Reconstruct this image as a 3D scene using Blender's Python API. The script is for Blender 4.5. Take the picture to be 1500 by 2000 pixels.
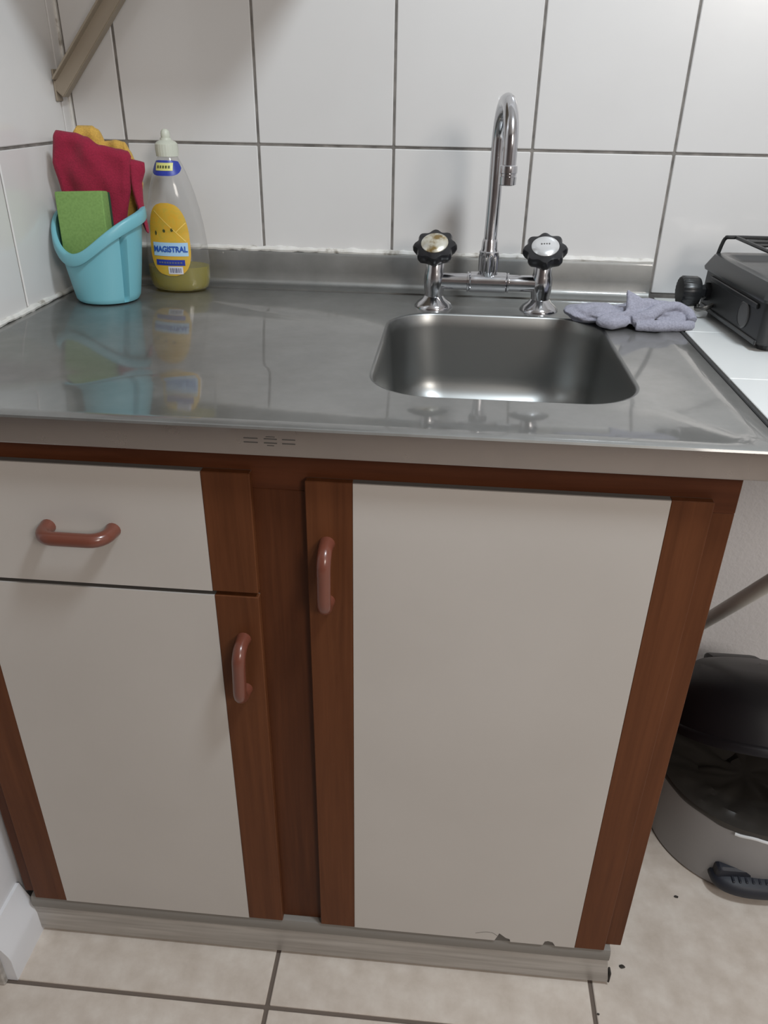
import bpy, bmesh, math, random
from mathutils import Vector, Matrix, noise
random.seed(7)
for o in list(bpy.data.objects): bpy.data.objects.remove(o)
S = bpy.context.scene
COL = S.collection
PI = math.pi

# ---------------------------------------------------------------- camera
cd = bpy.data.cameras.new('camera'); cam = bpy.data.objects.new('camera', cd); COL.objects.link(cam)
cam.location = (0.6411, -1.3000, 1.1638)
cam.rotation_euler = (1.07390, -0.01548, 0.08856)
cd.sensor_fit = 'HORIZONTAL'; cd.sensor_width = 36.0; cd.lens = 1507.19 / 1500 * 36
cd.clip_start = 0.02
S.camera = cam
# ---------------------------------------------------------------- world, lights, exposure
w = bpy.data.worlds.new('world'); S.world = w; w.use_nodes = True
w.node_tree.nodes['Background'].inputs[0].default_value = (0.75, 0.8, 0.9, 1)
w.node_tree.nodes['Background'].inputs[1].default_value = 0.15
def area(name, loc, target, size, power, col):
    l = bpy.data.lights.new(name, 'AREA'); l.shape = 'DISK'; l.size = size; l.energy = power; l.color = col
    o = bpy.data.objects.new(name, l); COL.objects.link(o); o.location = loc
    o.rotation_euler = (Vector(target) - Vector(loc)).to_track_quat('-Z', 'Y').to_euler()
    return o
area('ceiling_lamp_light', (1.2, -1.05, 2.28), (0.95, -0.4, 0.6), 0.26, 20, (0.84, 0.93, 1.0))
area('room_lamp_light', (1.9, -2.6, 1.9), (0.6, -0.2, 0.5), 0.7, 24, (1.0, 0.93, 0.86))
S.view_settings.view_transform = 'Standard'; S.view_settings.look = 'None'
S.view_settings.exposure = 0.0; S.view_settings.gamma = 1.0
S.view_settings.use_curve_mapping = False

# ---------------------------------------------------------------- materials
def mat(name, col, rough=0.5, metal=0.0, coat=0.0, spec=0.5, sheen=0.0, tr=0.0):
    m = bpy.data.materials.new(name); m.use_nodes = True
    b = m.node_tree.nodes['Principled BSDF']
    b.inputs['Base Color'].default_value = (*col, 1); b.inputs['Roughness'].default_value = rough
    b.inputs['Metallic'].default_value = metal; b.inputs['Coat Weight'].default_value = coat
    b.inputs['Specular IOR Level'].default_value = spec; b.inputs['Sheen Weight'].default_value = sheen
    b.inputs['Transmission Weight'].default_value = tr
    return m
def N(m, t): return m.node_tree.nodes.new(t)
def L(m, a, b): m.node_tree.links.new(a, b)
def coords(m, scale=(1, 1, 1), rot=(0, 0, 0)):
    t = N(m, 'ShaderNodeTexCoord'); p = N(m, 'ShaderNodeMapping'); L(m, t.outputs['Object'], p.inputs['Vector'])
    p.inputs['Scale'].default_value = scale; p.inputs['Rotation'].default_value = rot
    return p.outputs['Vector']
def noise_tex(m, vec, scale, detail=4, rough=.5, dist=0):
    n = N(m, 'ShaderNodeTexNoise'); L(m, vec, n.inputs['Vector'])
    n.inputs['Scale'].default_value = scale; n.inputs['Detail'].default_value = detail
    n.inputs['Roughness'].default_value = rough; n.inputs['Distortion'].default_value = dist
    return n.outputs['Fac']
def ramp(m, fac, stops):
    r = N(m, 'ShaderNodeValToRGB'); L(m, fac, r.inputs['Fac']); e = r.color_ramp.elements
    while len(e) < len(stops): e.new(0.5)
    for i, (p, c) in enumerate(stops): e[i].position = p; e[i].color = (*c, 1)
    return r.outputs['Color']
def setcol(m, out): L(m, out, m.node_tree.nodes['Principled BSDF'].inputs['Base Color'])
def setrough(m, fac, lo, hi, a=.3, b=.7):
    r = N(m, 'ShaderNodeMapRange'); L(m, fac, r.inputs['Value'])
    for k, v in zip(('From Min', 'From Max', 'To Min', 'To Max'), (a, b, lo, hi)): r.inputs[k].default_value = v
    L(m, r.outputs['Result'], m.node_tree.nodes['Principled BSDF'].inputs['Roughness'])
def bump(m, fac, strength=.2, dist=.001):
    b = N(m, 'ShaderNodeBump'); L(m, fac, b.inputs['Height']); b.inputs['Strength'].default_value = strength
    b.inputs['Distance'].default_value = dist
    L(m, b.outputs['Normal'], m.node_tree.nodes['Principled BSDF'].inputs['Normal'])

M = {}
METAL, COAT, RO, BASE = 1.0, 0.8, 0.55, 0.27
M['tile'] = m = mat('glazed_tile', (.70, .69, .68), .22, coat=.3)
v = coords(m); setcol(m, ramp(m, noise_tex(m, v, 3, 3), [(.3, (.66, .645, .635)), (.7, (.71, .70, .69))])); bump(m, noise_tex(m, v, 25, 2), .05, .002)
M['grout'] = m = mat('dark_grout', (.2, .18, .16), .9)
v = coords(m); setcol(m, ramp(m, noise_tex(m, v, 40, 3), [(.35, (.13, .12, .11)), (.7, (.26, .24, .22))]))
M['caulk'] = m = mat('white_caulk', (.72, .71, .68), .5)
v = coords(m); setcol(m, ramp(m, noise_tex(m, v, 60, 4), [(.28, (.34, .31, .27)), (.42, (.68, .66, .62)), (.8, (.78, .77, .75))]))
M['plaster'] = m = mat('rough_white_plaster', (.82, .81, .82), .9)
v = coords(m); bump(m, noise_tex(m, v, 110, 5, .6), .5, .003)
M['ceiling'] = mat('ceiling_white', (.75, .75, .74), .9)
M['painted_wall'] = m = mat('painted_wall', (.70, .70, .72), .6)
v = coords(m); bump(m, noise_tex(m, v, 30, 4), .15, .002)
M['rear_wall'] = mat('rear_wall_paint', (.24, .20, .19), .8)
M['floor_tile'] = m = mat('beige_floor_tile', (.5, .44, .38), .38)
v = coords(m); n1 = noise_tex(m, v, 22, 6, .62); setcol(m, ramp(m, n1, [(.28, (.50, .43, .365)), (.5, (.58, .51, .445)), (.75, (.67, .61, .545))])); setrough(m, n1, .3, .5)
M['floor_grout'] = mat('brown_grout', (.14, .11, .09), .9)
M['steel'] = m = mat('brushed_steel', (.30, .30, .29), .42, METAL, coat=COAT); m.node_tree.nodes['Principled BSDF'].inputs['Coat Roughness'].default_value = .07
v = coords(m); n1 = noise_tex(m, v, 9, 6, .65, .6); setrough(m, n1, RO - .05, RO + .06); v2 = coords(m, (6, 500, 500)); bump(m, noise_tex(m, v2, 1, 2), .03, .0004)
setcol(m, ramp(m, noise_tex(m, v, 14, 5, .6), [(.3, tuple(BASE * q * .87 for q in (1, 1, .96))), (.7, tuple(BASE * q * 1.13 for q in (1, 1, .97)))]))
M['basin_steel'] = m = mat('basin_steel', (.30, .305, .30), .36, 1.0)
M['edge_steel'] = m = mat('front_edge_steel', (.36, .335, .325), .3, 1.0)
v = coords(m, (1, 1, 1)); setrough(m, noise_tex(m, v, 16, 6, .65, .8), .24, .42)
M['mark'] = mat('etched_mark', (.16, .155, .15), .5, 1.0)
M['gap'] = mat('dark_gap_strip', (.03, .03, .03), .8)
M['chrome'] = m = mat('chrome', (.55, .55, .57), .1, 1.0)
v = coords(m); setrough(m, noise_tex(m, v, 40, 4), .1, .22)
M['knob'] = mat('black_knob', (.012, .012, .014), .28)
M['cap'] = m = mat('pearly_cap', (.72, .73, .74), .25, .6)
M['cap_rust'] = m = mat('rusted_cap', (.6, .57, .45), .3, .5)
v = coords(m); setcol(m, ramp(m, noise_tex(m, v, 45, 4), [(.42, (.25, .17, .06)), (.52, (.6, .57, .47)), (.7, (.75, .75, .72))]))
def wood(name, c1, c2, rot=(0, 0, 0), sc=(28, 28, 1.6)):
    m = mat(name, c1, .5, spec=.2)
    v = coords(m, sc, rot); n1 = noise_tex(m, v, 1.6, 8, .62, .7)
    v2 = coords(m, (sc[0] * 9, sc[1] * 9, sc[2] * 4), rot); n2 = noise_tex(m, v2, 1, 3)
    mx = N(m, 'ShaderNodeMath'); mx.operation = 'MULTIPLY_ADD'; L(m, n2, mx.inputs[0]); mx.inputs[1].default_value = .3; L(m, n1, mx.inputs[2])
    setcol(m, ramp(m, mx.outputs[0], [(.45, c1), (.82, c2)])); bump(m, mx.outputs[0], .12, .0006)
    return m
M['wood'] = wood('reddish_wood_upright', (.085, .027, .009), (.130, .044, .016))
M['wood_h'] = wood('reddish_wood_rail', (.070, .020, .007), (.110, .034, .013), sc=(1.6, 28, 28))
M['wood_dark'] = wood('reddish_wood_frame', (.062, .018, .006), (.098, .031, .011))
M['core'] = mat('exposed_board', (.13, .12, .11), .9)
M['laminate'] = m = mat('cream_laminate', (.52, .47, .43), .42)
v = coords(m); setcol(m, ramp(m, noise_tex(m, v, 4, 3), [(.3, (.475, .445, .415)), (.7, (.51, .48, .45))])); bump(m, noise_tex(m, coords(m), 300, 2), .06, .0005)
M['handle'] = mat('brown_plastic', (.155, .048, .030), .28, coat=.3)
M['kick'] = m = mat('kick_aluminium', (.36, .33, .30), .45, .35)
v = coords(m, (3, 30, 60)); n1 = noise_tex(m, v, 2, 5); setcol(m, ramp(m, n1, [(.3, (.34, .315, .29)), (.7, (.50, .475, .445))]))
M['stone'] = M['slab'] = mat('white_worktop', (.74, .75, .74), .25, coat=.2)
M['teal'] = mat('turquoise_plastic', (.165, .43, .50), .38)
M['sponge'] = m = mat('green_sponge', (.34, .62, .12), .95)
v = coords(m); n1 = noise_tex(m, v, 300, 3); setcol(m, ramp(m, n1, [(.35, (.17, .30, .085)), (.6, (.20, .34, .10))])); bump(m, n1, .2, .001)
M['scourer'] = mat('dark_green_scourer', (.02, .06, .03), .95)
def fabric(name, c, sc=500):
    m = mat(name, c, .92, sheen=.08); v = coords(m); n1 = noise_tex(m, v, sc, 3)
    setcol(m, ramp(m, n1, [(.3, tuple(x * .75 for x in c)), (.7, c)])); bump(m, n1, .6, .0012); return m
M['red_cloth'] = fabric('crimson_cloth', (.31, .010, .042))
M['yellow_cloth'] = fabric('yellow_cloth', (.66, .40, .08))
M['grey_cloth'] = fabric('lavender_grey_cloth', (.33, .33, .40), 420)
M['black_metal'] = mat('black_enamel', (.016, .017, .018), .33)
M['dark_panel'] = mat('charcoal_panel', (.022, .023, .024), .45)
M['pan'] = m = mat('stove_top_enamel', (.035, .037, .038), .3)
M['wire'] = mat('grate_wire', (.03, .03, .03), .4, .3)
M['grey_disc'] = mat('grey_dial', (.09, .09, .09), .4)
M['brass'] = mat('tarnished_fitting', (.28, .27, .25), .35, .9)
M['bracket'] = m = mat('beige_painted_bracket', (.30, .25, .19), .5)
M['brace'] = mat('grey_painted_brace', (.80, .80, .76), .5)
M['bin'] = m = mat('grey_bin_plastic', (.35, .35, .36), .5)
M['bin_black'] = mat('black_bin_plastic', (.012, .012, .016), .42)
M['pedal'] = mat('dark_pedal_plastic', (.014, .016, .024), .55)
M['bag'] = m = mat('black_bag_film', (.034, .030, .026), .34)
M['white_plastic'] = mat('white_plastic', (.6, .6, .6), .5)
M['cap_plastic'] = mat('translucent_cap', (.66, .68, .58), .4, tr=.15)
M['lbl_yellow'] = m = mat('label_yellow', (.66, .40, .04), .4)
v = coords(m); setcol(m, ramp(m, noise_tex(m, v, 70, 5, .6, 1.5), [(.3, (.50, .37, .05)), (.5, (.62, .38, .04)), (.75, (.68, .33, .02))]))
M['lbl_line'] = mat('label_pale_line', (.85, .62, .15), .4)
M['lbl_blue'] = mat('label_blue', (.02, .04, .32), .4)
M['lbl_text'] = mat('label_text_blue', (.02, .09, .42), .4)
M['lbl_glow'] = mat('label_pale_blue', (.38, .58, .78), .4)
M['lbl_white'] = mat('label_white', (.62, .62, .68), .4)
M['lbl_dark'] = mat('label_dark', (.06, .07, .02), .4)
M['lbl_bar'] = mat('label_bar_grey', (.12, .13, .22), .4)
M['lbl_pale'] = mat('label_pale_yellow', (.62, .62, .20), .4)
M['crumb'] = mat('dark_crumb', (.03, .025, .02), .8)
def film(name, tint, gloss_rough, milk, milkcol, ior=1.4):
    m = bpy.data.materials.new(name); m.use_nodes = True; nt = m.node_tree; nt.nodes.clear()
    out = nt.nodes.new('ShaderNodeOutputMaterial'); t = nt.nodes.new('ShaderNodeBsdfTransparent'); t.inputs[0].default_value = (*tint, 1)
    g = nt.nodes.new('ShaderNodeBsdfGlossy'); g.inputs['Roughness'].default_value = gloss_rough
    d = nt.nodes.new('ShaderNodeBsdfDiffuse'); d.inputs[0].default_value = (*milkcol, 1)
    lw = nt.nodes.new('ShaderNodeLayerWeight'); lw.inputs[0].default_value = .35; f = nt.nodes.new('ShaderNodeMapRange'); f.inputs['To Min'].default_value = .035; f.inputs['To Max'].default_value = .45; f.inputs['From Min'].default_value = .25; nt.links.new(lw.outputs['Facing'], f.inputs['Value'])
    a = nt.nodes.new('ShaderNodeMixShader'); a.inputs[0].default_value = milk
    b = nt.nodes.new('ShaderNodeMixShader')
    nt.links.new(t.outputs[0], a.inputs[1]); nt.links.new(d.outputs[0], a.inputs[2])
    nt.links.new(f.outputs[0], b.inputs[0]); nt.links.new(a.outputs[0], b.inputs[1]); nt.links.new(g.outputs[0], b.inputs[2])
    nt.links.new(b.outputs[0], out.inputs[0]); return m
M['bottle'] = film('clear_plastic', (.95, .95, .95), .12, .07, (.7, .7, .72), 1.45)
M['soap'] = film('yellow_soap', (.72, .62, .02), .1, .34, (.55, .48, .01), 1.2)

# ---------------------------------------------------------------- object helpers
ORG = {}
def link(name, me, mt, parent=None, smooth=False, kind=None, label=None):
    o = bpy.data.objects.new(name, me); COL.objects.link(o)
    if mt is not None and not me.materials: me.materials.append(mt)
    if parent is not None:
        o.parent = parent; ORG[o.name] = ORG.get(parent.name, Vector((0, 0, 0)))
        me.transform(Matrix.Translation(-ORG[o.name]))
    if kind: o['kind'] = kind
    if label: o['label'] = label
    return o
def obj(name, bm, mt, parent=None, smooth=False, kind=None, label=None, recalc=True, angle=35):
    if recalc: bmesh.ops.recalc_face_normals(bm, faces=bm.faces)
    if smooth:
        for f in bm.faces: f.smooth = True
        for e in bm.edges:
            if len(e.link_faces) == 2 and e.calc_face_angle(0) > math.radians(angle): e.smooth = False
    me = bpy.data.meshes.new(name); bm.to_mesh(me); bm.free()
    return link(name, me, mt, parent, smooth, kind, label)
def thing(name, label, cat, loc=(0, 0, 0), group=None):
    o = bpy.data.objects.new(name, None); COL.objects.link(o); o.location = loc; o.empty_display_size = .05
    ORG[o.name] = Vector(loc); o['label'] = label; o['category'] = cat
    if group: o['group'] = group
    return o
def tag(o, label, cat, group=None):
    o['label'] = label; o['category'] = cat
    if group: o['group'] = group
    return o
def struct(name, bm, mt, **k): return obj(name, bm, mt, kind='structure', **k)
def NB(): return bmesh.new()
def box(bm, x0, x1, y0, y1, z0, z1, bev=0, seg=1, mtx=None):
    r = bmesh.ops.create_cube(bm, size=1.0); vs = r['verts']
    for v in vs: v.co = Vector(((x0 + x1) / 2 + v.co.x * (x1 - x0), (y0 + y1) / 2 + v.co.y * (y1 - y0), (z0 + z1) / 2 + v.co.z * (z1 - z0)))
    if bev:
        es = list({e for v in vs for e in v.link_edges})
        r = bmesh.ops.bevel(bm, geom=es, offset=bev, segments=seg, affect='EDGES', profile=.6)
        vs = list({v for f in r['faces'] for v in f.verts} | {v for v in vs if v.is_valid})
    if mtx is not None: bmesh.ops.transform(bm, matrix=mtx, verts=[v for v in vs if v.is_valid])
    return bm
def bx(*a, **k): return box(NB(), *a, **k)
def tube(bm, pts, rad, n=12, cap=True, sq=1.0, closed=False, up=None):
    pts = [Vector(p) for p in pts]; K = len(pts)
    rad = rad if isinstance(rad, (list, tuple)) else [rad] * K
    rings = []; prev = None
    for i, p in enumerate(pts):
        if closed: t = (pts[(i + 1) % K] - pts[i - 1])
        else: t = (pts[min(i + 1, K - 1)] - pts[max(i - 1, 0)])
        t.normalize()
        if prev is None:
            ref = Vector(up) if up else (Vector((0, 0, 1)) if abs(t.z) < .9 else Vector((0, 1, 0)))
            a = (ref - t * ref.dot(t)).normalized()
        else: a = (prev - t * prev.dot(t)).normalized()
        prev = a; b = t.cross(a)
        rings.append([bm.verts.new(p + (a * math.cos(2 * PI * j / n) * sq + b * math.sin(2 * PI * j / n)) * rad[i]) for j in range(n)])
    R = len(rings)
    for i in range(R if closed else R - 1):
        A, B = rings[i], rings[(i + 1) % R]
        for j in range(n): bm.faces.new((A[j], A[(j + 1) % n], B[(j + 1) % n], B[j]))
    if cap and not closed: bm.faces.new(rings[0][::-1]); bm.faces.new(rings[-1])
    return bm
def lathe(bm, prof, n=32, mtx=None, cap0=False, cap1=False, f=None):
    rings = []
    for r, z in prof:
        ring = []
        for j in range(n):
            a = 2 * PI * j / n; rr, zz = (r, z) if f is None else f(r, z, a)
            co = Vector((rr * math.cos(a), rr * math.sin(a), zz)); ring.append(bm.verts.new(mtx @ co if mtx else co))
        rings.append(ring)
    for A, B in zip(rings, rings[1:]):
        for j in range(n): bm.faces.new((A[j], A[(j + 1) % n], B[(j + 1) % n], B[j]))
    if cap0: bm.faces.new(rings[0][::-1])
    if cap1: bm.faces.new(rings[-1])
    return bm
def grid(bm, nu, nv, f):
    V = [[bm.verts.new(f(i / (nu - 1), j / (nv - 1))) for j in range(nv)] for i in range(nu)]
    for i in range(nu - 1):
        for j in range(nv - 1): bm.faces.new((V[i][j], V[i + 1][j], V[i + 1][j + 1], V[i][j + 1]))
    return V
def prism(bm, poly, y0, y1):          # polygon in (x, z), extruded along y
    a = [bm.verts.new((x, y0, z)) for x, z in poly]; b = [bm.verts.new((x, y1, z)) for x, z in poly]
    bm.faces.new(a); bm.faces.new(b[::-1]); n = len(poly)
    for i in range(n): bm.faces.new((a[i], b[i], b[(i + 1) % n], a[(i + 1) % n]))
    return bm
def bez(pts, n=10):                    # Catmull-Rom through the points
    P = [Vector(p) for p in pts]; out = []
    for i in range(len(P) - 1):
        p0 = P[max(i - 1, 0)]; p1 = P[i]; p2 = P[i + 1]; p3 = P[min(i + 2, len(P) - 1)]
        for k in range(n):
            t = k / n
            out.append(.5 * ((2 * p1) + (p2 - p0) * t + (2 * p0 - 5 * p1 + 4 * p2 - p3) * t * t + (3 * p1 - p0 - 3 * p2 + p3) * t ** 3))
    out.append(P[-1]); return out
def interp(keys, t):
    if t <= keys[0][0]: return keys[0][1]
    for (a, va), (b, vb) in zip(keys, keys[1:]):
        if t <= b: return va + (vb - va) * (t - a) / (b - a)
    return keys[-1][1]
def sinterp(keys, t):
    if t <= keys[0][0]: return keys[0][1]
    for (a, va), (b, vb) in zip(keys, keys[1:]):
        if t <= b:
            s = (t - a) / (b - a); s = s * s * (3 - 2 * s); return va + (vb - va) * s
    return keys[-1][1]
def part_copy(o, loc, parent, name=None):
    c = o.copy(); COL.objects.link(c); c.parent = parent; c.location = loc; return c

# ---------------------------------------------------------------- the room
XL = .038; TW = .2101; X0 = .1212; ZR = 1.0914; ZC = .88
wall_back = struct('wall_back', bx(-1.6, 2.7, .008, .14, -.01, 2.45), M['plaster'])
obj('grout_bed', bx(XL, 2.7, .002, .008, .878, 1.94), M['grout'], wall_back)
G = .0019
tile_mesh = None
zrows = [ZR - TW, ZR, ZR + TW, ZR + 2 * TW, ZR + 3 * TW, ZR + 4 * TW]
xcols = [XL + .004, X0] + [X0 + TW * i for i in range(1, 13)]
for zi in range(5):
    for xi in range(len(xcols) - 1):
        xa, xb = xcols[xi] + G, xcols[xi + 1] - G; za, zb = zrows[zi] + G, zrows[zi + 1] - G
        if zi == 0 and xb > .97: za = .887
        full = xi >= 1 and zi > 0
        if full and tile_mesh:
            o = bpy.data.objects.new('tile', tile_mesh); COL.objects.link(o); o.parent = wall_back
            o.location = (xa, 0, za)
        else:
            b = bx(0, xb - xa, 0, .0078, 0, zb - za, bev=.0012)
            o = obj('tile', b, M['tile'], wall_back); o.location = (xa, 0, za)
            if full: tile_mesh = o.data
# left partition wall with its tiles
wall_left = struct('wall_left', bx(-.11, XL - .006, -.672, .008, -.01, 2.45), M['painted_wall'])
obj('grout_bed', bx(XL - .0058, XL - .002, -.672, .002, .878, 1.94), M['grout'], wall_left)
ycols = [-.0255, -.0255 - TW, -.0255 - 2 * TW, -.0255 - 3 * TW]
for zi in range(5):
    for yi in range(3):
        ya, yb = ycols[yi + 1] + G, ycols[yi] - G; za, zb = zrows[zi] + G, zrows[zi + 1] - G
        b = bx(XL - .008, XL, ya, yb, za, zb, bev=.0012); obj('tile', b, M['tile'], wall_left)
    b = bx(XL - .008, XL + .0005, ycols[0] + .001, -.0005, zrows[zi] + G * .5, zrows[zi + 1] - G * .5, bev=.0008)
    obj('tile', b, M['tile'], wall_left)
obj('corner_caulk', bx(XL - .001, XL + .004, -.0035, .003, .9, 1.94, bev=.001), M['caulk'], wall_left)
wl = struct('wall_left_far', bx(-1.7, -1.6, -2.9, .14, -.01, 2.45), M['painted_wall'])
struct('wall_right', bx(2.6, 2.7, -2.9, .008, -.01, 2.45), M['painted_wall'])
struct('wall_rear', bx(-1.7, 2.7, -3.0, -2.9, -.01, 2.45), M['rear_wall'])
struct('ceiling', bx(-1.7, 2.7, -3.0, .14, 2.45, 2.5), M['ceiling'])
# plaster foot of the partition (baseboard swelling) and its end
b = NB()
prof = [(XL - .006, 0), (.0590, 0), (.0585, .046), (.0560, .056), (.0460, .075), (XL - .001, .10), (XL - .006, .10)]
va = [b.verts.new((x, -.588, z)) for x, z in prof]; vb = [b.verts.new((x, -.6745, z)) for x, z in prof]
b.faces.new(va); b.faces.new(vb[::-1])
for i in range(len(prof)): j = (i + 1) % len(prof); b.faces.new((va[i], vb[i], vb[j], va[j]))
struct('baseboard_left', b, M['painted_wall'], smooth=True, angle=30)
b = bx(-.11, .045, -.684, -.6745, 0, .075, bev=.002)
struct('baseboard_left_end', b, M['kick'])
# floor and its tiles
floor = struct('floor', bx(-1.7, 2.7, -3.0, .14, -.05, -.003), M['floor_grout'])
FT = .4725; ft_mesh = None
for i in range(-4, 5):
    for j in range(-5, 2):
        xa = .4334 + FT * i; ya = -.6757 + FT * j
        if ft_mesh is None:
            o = obj('tile', bx(.0032, FT - .0032, .0032, FT - .0032, -.008, 0, bev=.0012), M['floor_tile'], floor); ft_mesh = o.data; o.location = (xa, ya, 0)
        else:
            o = bpy.data.objects.new('tile', ft_mesh); COL.objects.link(o); o.parent = floor; o.location = (xa, ya, 0)
# caulk lines
def caulk(path, r, name):
    b = NB(); n = 160; pts = []; rad = []
    A, B = Vector(path[0]), Vector(path[1])
    for i in range(n):
        t = i / (n - 1); p = A.lerp(B, t); pts.append(p + Vector((0, 0, .0012 * noise.noise(p * 60)))); rad.append(r * (1 + .45 * noise.noise(p * 90 + Vector((5, 0, 0)))))
    tube(b, pts, rad, 8); return struct(name, b, M['caulk'], smooth=True)
caulk([(.045, -.0045, .9375), (.957, -.0045, .9365)], .0047, 'trim_1')
caulk([(XL + .002, -.02, .8835), (XL + .002, -.615, .8835)], .0042, 'trim_2')

# ---------------------------------------------------------------- stainless sink worktop
CX, CY = .706, -.327
top = thing('steel_sink_worktop', 'stainless steel worktop with a sunken basin and a folded front edge, over the wooden cabinet', 'worktop', (.5, -.31, .8485))
XA, XB, YA, YB = XL + .001, .9617, -.62, -.012
NA = 144
angs = [2 * PI * k / NA for k in range(NA)]
for cx_, cy_ in ((XA, YA), (XB, YA), (XA, YB), (XB, YB)):
    a = math.atan2(cy_ - CY, cx_ - CX) % (2 * PI); k = min(range(NA), key=lambda q: abs(angs[q] - a)); angs[k] = a
def rr_ray(a, x0, x1, y0, y1, r):
    d = Vector((math.cos(a), math.sin(a))); cx_, cy_ = (x0 + x1) / 2, (y0 + y1) / 2; hx, hy = (x1 - x0) / 2, (y1 - y0) / 2
    lo, hi = 0, 3
    for _ in range(40):
        t = (lo + hi) / 2; px, py = CX + d.x * t - cx_, CY + d.y * t - cy_
        qx, qy = abs(px) - (hx - r), abs(py) - (hy - r)
        s = math.hypot(max(qx, 0), max(qy, 0)) + min(max(qx, qy), 0) - r
        if s > 0: hi = t
        else: lo = t
    return Vector((CX + d.x * lo, CY + d.y * lo))
def loop(bm, x0, x1, y0, y1, r, z): return [bm.verts.new((*rr_ray(a, x0, x1, y0, y1, r), z)) for a in angs]
def bridge(bm, A, B):
    for j in range(len(A)): bm.faces.new((A[j], A[(j + 1) % len(A)], B[(j + 1) % len(B)], B[j]))
BX0, BX1, BY0, BY1 = .556, .855, -.507, -.147
ZF = ZC - .0022
b = NB(); loops = []
loops.append(loop(b, BX0 - .004, BX1 + .004, BY0 - .004, BY1 + .004, .072, ZF))
loops.append(loop(b, .062, .927, -.597, -.034, .02, ZF))
loops.append(loop(b, .056, .934, -.603, -.028, .024, ZC))
e = .0032
loops.append(loop(b, XA + e, XB - e, YA + e, YB - e, 1e-5, ZC))
for q in (.5, 1.0): loops.append(loop(b, XA + e - e * math.sin(q * PI / 2), XB - e + e * math.sin(q * PI / 2), YA + e - e * math.sin(q * PI / 2), YB, 1e-5, ZC - e * (1 - math.cos(q * PI / 2))))
for A, B in zip(loops, loops[1:]): bridge(b, A, B)
obj('worktop_sheet', b, M['steel'], top, smooth=True, angle=30)
# folded front and right skirts
b = NB()
def skirt_prof(t): return [(0, ZC - e), (0, .851), (.0015, .8487), (.010, .8487), (.010, .8505), (.003, .8505), (.003, ZC - e)]
pr_ = skirt_prof(0)
va = [b.verts.new((XA, YA + y, z)) for y, z in pr_]; vb = [b.verts.new((XB - y, YA + y, z)) for y, z in pr_]; vc = [b.verts.new((XB - y, YB, z)) for y, z in pr_]
for A, B in ((va, vb), (vb, vc)):
    for i in range(len(pr_)): j = (i + 1) % len(pr_); b.faces.new((A[i], B[i], B[j], A[j]))
b.faces.new(va); b.faces.new(vc)
obj('front_edge', b, M['edge_steel'], top, smooth=True, angle=50)
# basin
b = NB(); loops = []
spec = [(-.004, 0), (-.0015, -.0007), (0, -.0030)]
for off, dz in spec: loops.append(loop(b, BX0 + off, BX1 - off, BY0 + off, BY1 - off, .070 - off * .5, ZF + dz))
for k in range(1, 6): z = -.003 - (.088 * k / 5); loops.append(loop(b, BX0 + .008 * k / 5, BX1 - .008 * k / 5, BY0 + .008 * k / 5, BY1 - .008 * k / 5, .068, ZF + z))
for k in range(1, 9):
    a = k / 8 * PI / 2; R_ = .050; o_ = .008 + R_ * (1 - math.cos(a)); loops.append(loop(b, BX0 + o_, BX1 - o_, BY0 + o_, BY1 - o_, max(.068 - R_ * (1 - math.cos(a)) * .6, .03), ZF - .091 - R_ * math.sin(a)))
for s in (.6, .3, .12):
    hx, hy = (BX1 - BX0) / 2 - .058, (BY1 - BY0) / 2 - .058
    mx_, my_ = (BX0 + BX1) / 2, (BY0 + BY1) / 2
    loops.append([b.verts.new((CX + (v.co.x - CX) * s, CY + (v.co.y - CY) * s, ZF - .141 - .004 * (1 - s))) for v in loops[10 + 5]] if False else
                 [b.verts.new((CX + (p.co.x - CX) * s, CY + (p.co.y - CY) * s, ZF - .141 - .004 * (1 - s))) for p in loops[15]])
for A, B in zip(loops, loops[1:]): bridge(b, A, B)
b.faces.new(loops[-1])
obj('basin', b, M['basin_steel'], top, smooth=True, angle=60)
drain = obj('drain', lathe(NB(), [(.036, 0), (.036, .002), (.031, .0025), (.028, -.0005), (.010, -.001)], 32, Matrix.Translation((CX, CY, ZF - .1446)), True, True), M['chrome'], top, smooth=True)
# backsplash: coved sheet with a raised bead at its foot
b = NB()
bp = [(-.034, ZC + .0002), (-.028, ZC + .0016), (-.022, ZC + .003), (-.017, ZC + .0055), (-.0145, ZC + .011), (-.0135, .905), (-.012, .930), (-.0105, .9341), (-.0010, .9341), (-.0010, ZC - .002), (-.034, ZC - .002)]
va = [b.verts.new((XA, y, z)) for y, z in bp]
vb = [b.verts.new((.9565 if z < .931 else .954, y, z)) for y, z in bp]
b.faces.new(va); b.faces.new(vb[::-1])
for i in range(len(bp)): j = (i + 1) % len(bp); b.faces.new((va[i], vb[i], vb[j], va[j]))
obj('backsplash', b, M['steel'], top, smooth=True, angle=50)
# faint stamped marks on the front edge and dark strip in the gap beside the right rim
b = NB()
for k, x in enumerate((.448, .468, .486)):
    wd = (.014, .013, .013)[k]
    for z in (.8625, .8668): box(b, x, x + wd, YA - .0002, YA + .0005, z, z + .0011)
    if k == 1: box(b, x + .003, x + wd - .003, YA - .0002, YA + .0005, .8600, .8608); box(b, x + .002, x + wd - .002, YA - .0002, YA + .0005, .8692, .870)
obj('stamped_mark', b, M['mark'], top)
obj('side_strip', bx(XB, XB + .0045, -.60, -.02, .868, .8802, bev=.001), M['gap'], top)

# ---------------------------------------------------------------- cabinet
YF = -.6002; ZK = .086
cab = thing('sink_cabinet', 'reddish brown wooden base cabinet with cream door panels under the steel worktop', 'cabinet', (.49, -.3, 0))
CL, CR = .0445, .9384
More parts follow.
